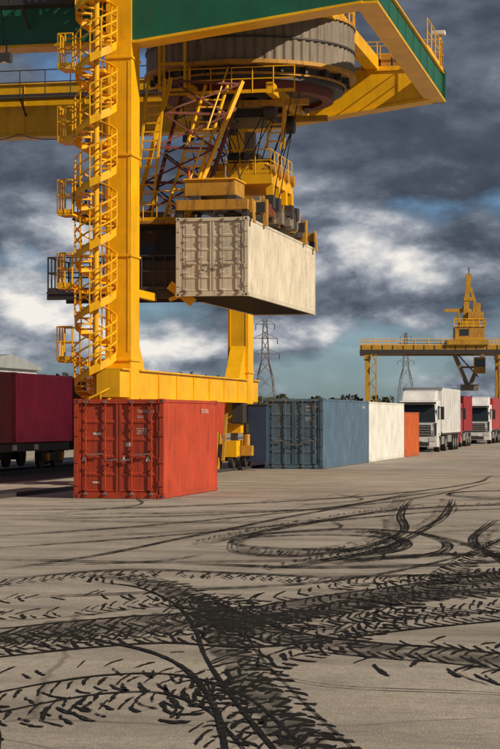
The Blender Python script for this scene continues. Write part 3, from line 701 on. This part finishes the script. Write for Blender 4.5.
# ------------------------------------------------------------------ sky and light
el=math.radians(33); sv=Vector((.95,-.31,0)).normalized(); sv=Vector((sv.x*math.cos(el),sv.y*math.cos(el),math.sin(el)))
w=bpy.data.worlds.new("World"); scene.world=w; w.use_nodes=True; n=w.node_tree; bg=n.nodes['Background']
sky=N(n,'ShaderNodeTexSky',sky_type='NISHITA'); sky.sun_disc=False; sky.sun_elevation=el; sky.sun_rotation=math.atan2(sv.x,sv.y); sky.air_density=1.0; sky.dust_density=.6
tc=N(n,'ShaderNodeTexCoord'); sx=N(n,'ShaderNodeSeparateXYZ'); n.links.new(tc.outputs['Generated'],sx.inputs[0])
def M(op,a,b=None,c=None):
    x=N(n,'ShaderNodeMath',operation=op)
    for i,v in enumerate((a,b,c)):
        if v is None: continue
        if isinstance(v,(int,float)): x.inputs[i].default_value=v
        else: n.links.new(v,x.inputs[i])
    return x.outputs[0]
U=M('ADD',M('MULTIPLY',sx.outputs[0],CT),M('MULTIPLY',sx.outputs[1],ST)); Wz=sx.outputs[2]
def G(u0,w0,a,b,amp):
    p=M('POWER',M('DIVIDE',M('SUBTRACT',U,u0),a),2.0); q=M('POWER',M('DIVIDE',M('SUBTRACT',Wz,w0),b),2.0)
    return M('MULTIPLY',M('EXPONENT',M('MULTIPLY',M('ADD',p,q),-1.0)),amp)
cv=N(n,'ShaderNodeCombineXYZ'); n.links.new(sx.outputs[0],cv.inputs[0]); n.links.new(sx.outputs[1],cv.inputs[1]); n.links.new(M('MULTIPLY',Wz,2.0),cv.inputs[2])
def wn(s,d,r,dist=0.0,off=(0,0,0)):
    mp=N(n,'ShaderNodeMapping'); mp.inputs['Location'].default_value=off; n.links.new(cv.outputs[0],mp.inputs['Vector'])
    x=N(n,'ShaderNodeTexNoise',i_Scale=s,i_Detail=d,i_Roughness=r,i_Distortion=dist); n.links.new(mp.outputs[0],x.inputs['Vector']); return x.outputs['Fac']
n1=wn(11.0,9.0,.54,.1); n1s=wn(11.0,9.0,.54,.1,(.007,-.002,.014)); n2=wn(38.0,7.0,.6); n3=wn(8.0,6.0,.55,0,(3,1,0))
rim=M('MULTIPLY',M('SUBTRACT',n1,n1s),2.1)
# clouds low in the sky are lit, the heavy deck overhead is flat and dark
low=N(n,'ShaderNodeMapRange',interpolation_type='SMOOTHSTEP'); n.links.new(Wz,low.inputs[0]); low.inputs[1].default_value=.16; low.inputs[2].default_value=.075; low.inputs[3].default_value=.45; low.inputs[4].default_value=1.0
lum=M('ADD',M('ADD',M('MULTIPLY',M('SUBTRACT',n1,.5),1.15),M('MULTIPLY',M('SUBTRACT',n2,.5),.42)),rim)
lum=M('ADD',M('MULTIPLY',lum,low.outputs[0]),.28)
for g_ in ((.060,.088,.035,.016,.44),(.085,.070,.03,.010,.28),(-.115,.055,.045,.035,.40),(-.10,.10,.03,.02,.22),(-.05,.03,.03,.02,.25),(.02,.035,.10,.020,.34),(.075,.045,.03,.012,.2),(.125,.085,.03,.012,-.06),(-.02,.165,.05,.02,.12),(-.115,.145,.03,.02,.12)):
    lum=M('ADD',lum,G(*g_))
cr_=ramp(n,[(.0,(.042,.052,.074)),(.25,(.072,.088,.122)),(.45,(.15,.175,.22)),(.62,(.32,.35,.40)),(.78,(.60,.60,.61)),(.95,(.90,.86,.80))]); n.links.new(lum,cr_.inputs[0])
gap=M('ADD',M('SUBTRACT',n3,M('MULTIPLY',M('SUBTRACT',n1,.5),.9)),M('ADD',G(.055,.105,.05,.018,.20),M('ADD',G(.03,.02,.12,.018,.16),M('ADD',G(-.06,.155,.07,.02,.12),G(.09,.17,.09,.04,-.4)))))
rg=ramp(n,[(.54,(0,0,0)),(.70,(1,1,1))]); n.links.new(gap,rg.inputs[0])
skc=mixc(n,1.0,sky.outputs[0],(.05,.070,.098),'MULTIPLY')
n.links.new(mixc(n,M('MULTIPLY',rg.outputs[0],.75),cr_.outputs[0],skc),bg.inputs['Color']); bg.inputs['Strength'].default_value=1.0
sl=bpy.data.lights.new('sun','SUN'); sl.energy=5.0; sl.angle=math.radians(.5); sl.color=(1,.84,.63)
so=bpy.data.objects.new('sun',sl); so.rotation_euler=sv.to_track_quat('Z','Y').to_euler(); so.location=(40,-20,60); scene.collection.objects.link(so)

cam=bpy.data.cameras.new('camera'); co=bpy.data.objects.new('camera',cam); scene.collection.objects.link(co)
co.location=(0,0,2.1); co.rotation_euler=(math.radians(90)+math.atan(43.5/1950),0,TH)
cam.sensor_fit='VERTICAL'; cam.sensor_height=36; cam.lens=1950/749*36; cam.clip_end=6000; cam.clip_start=.3
scene.camera=co
scene.view_settings.view_transform='Standard'; scene.view_settings.look='None'; scene.view_settings.exposure=0
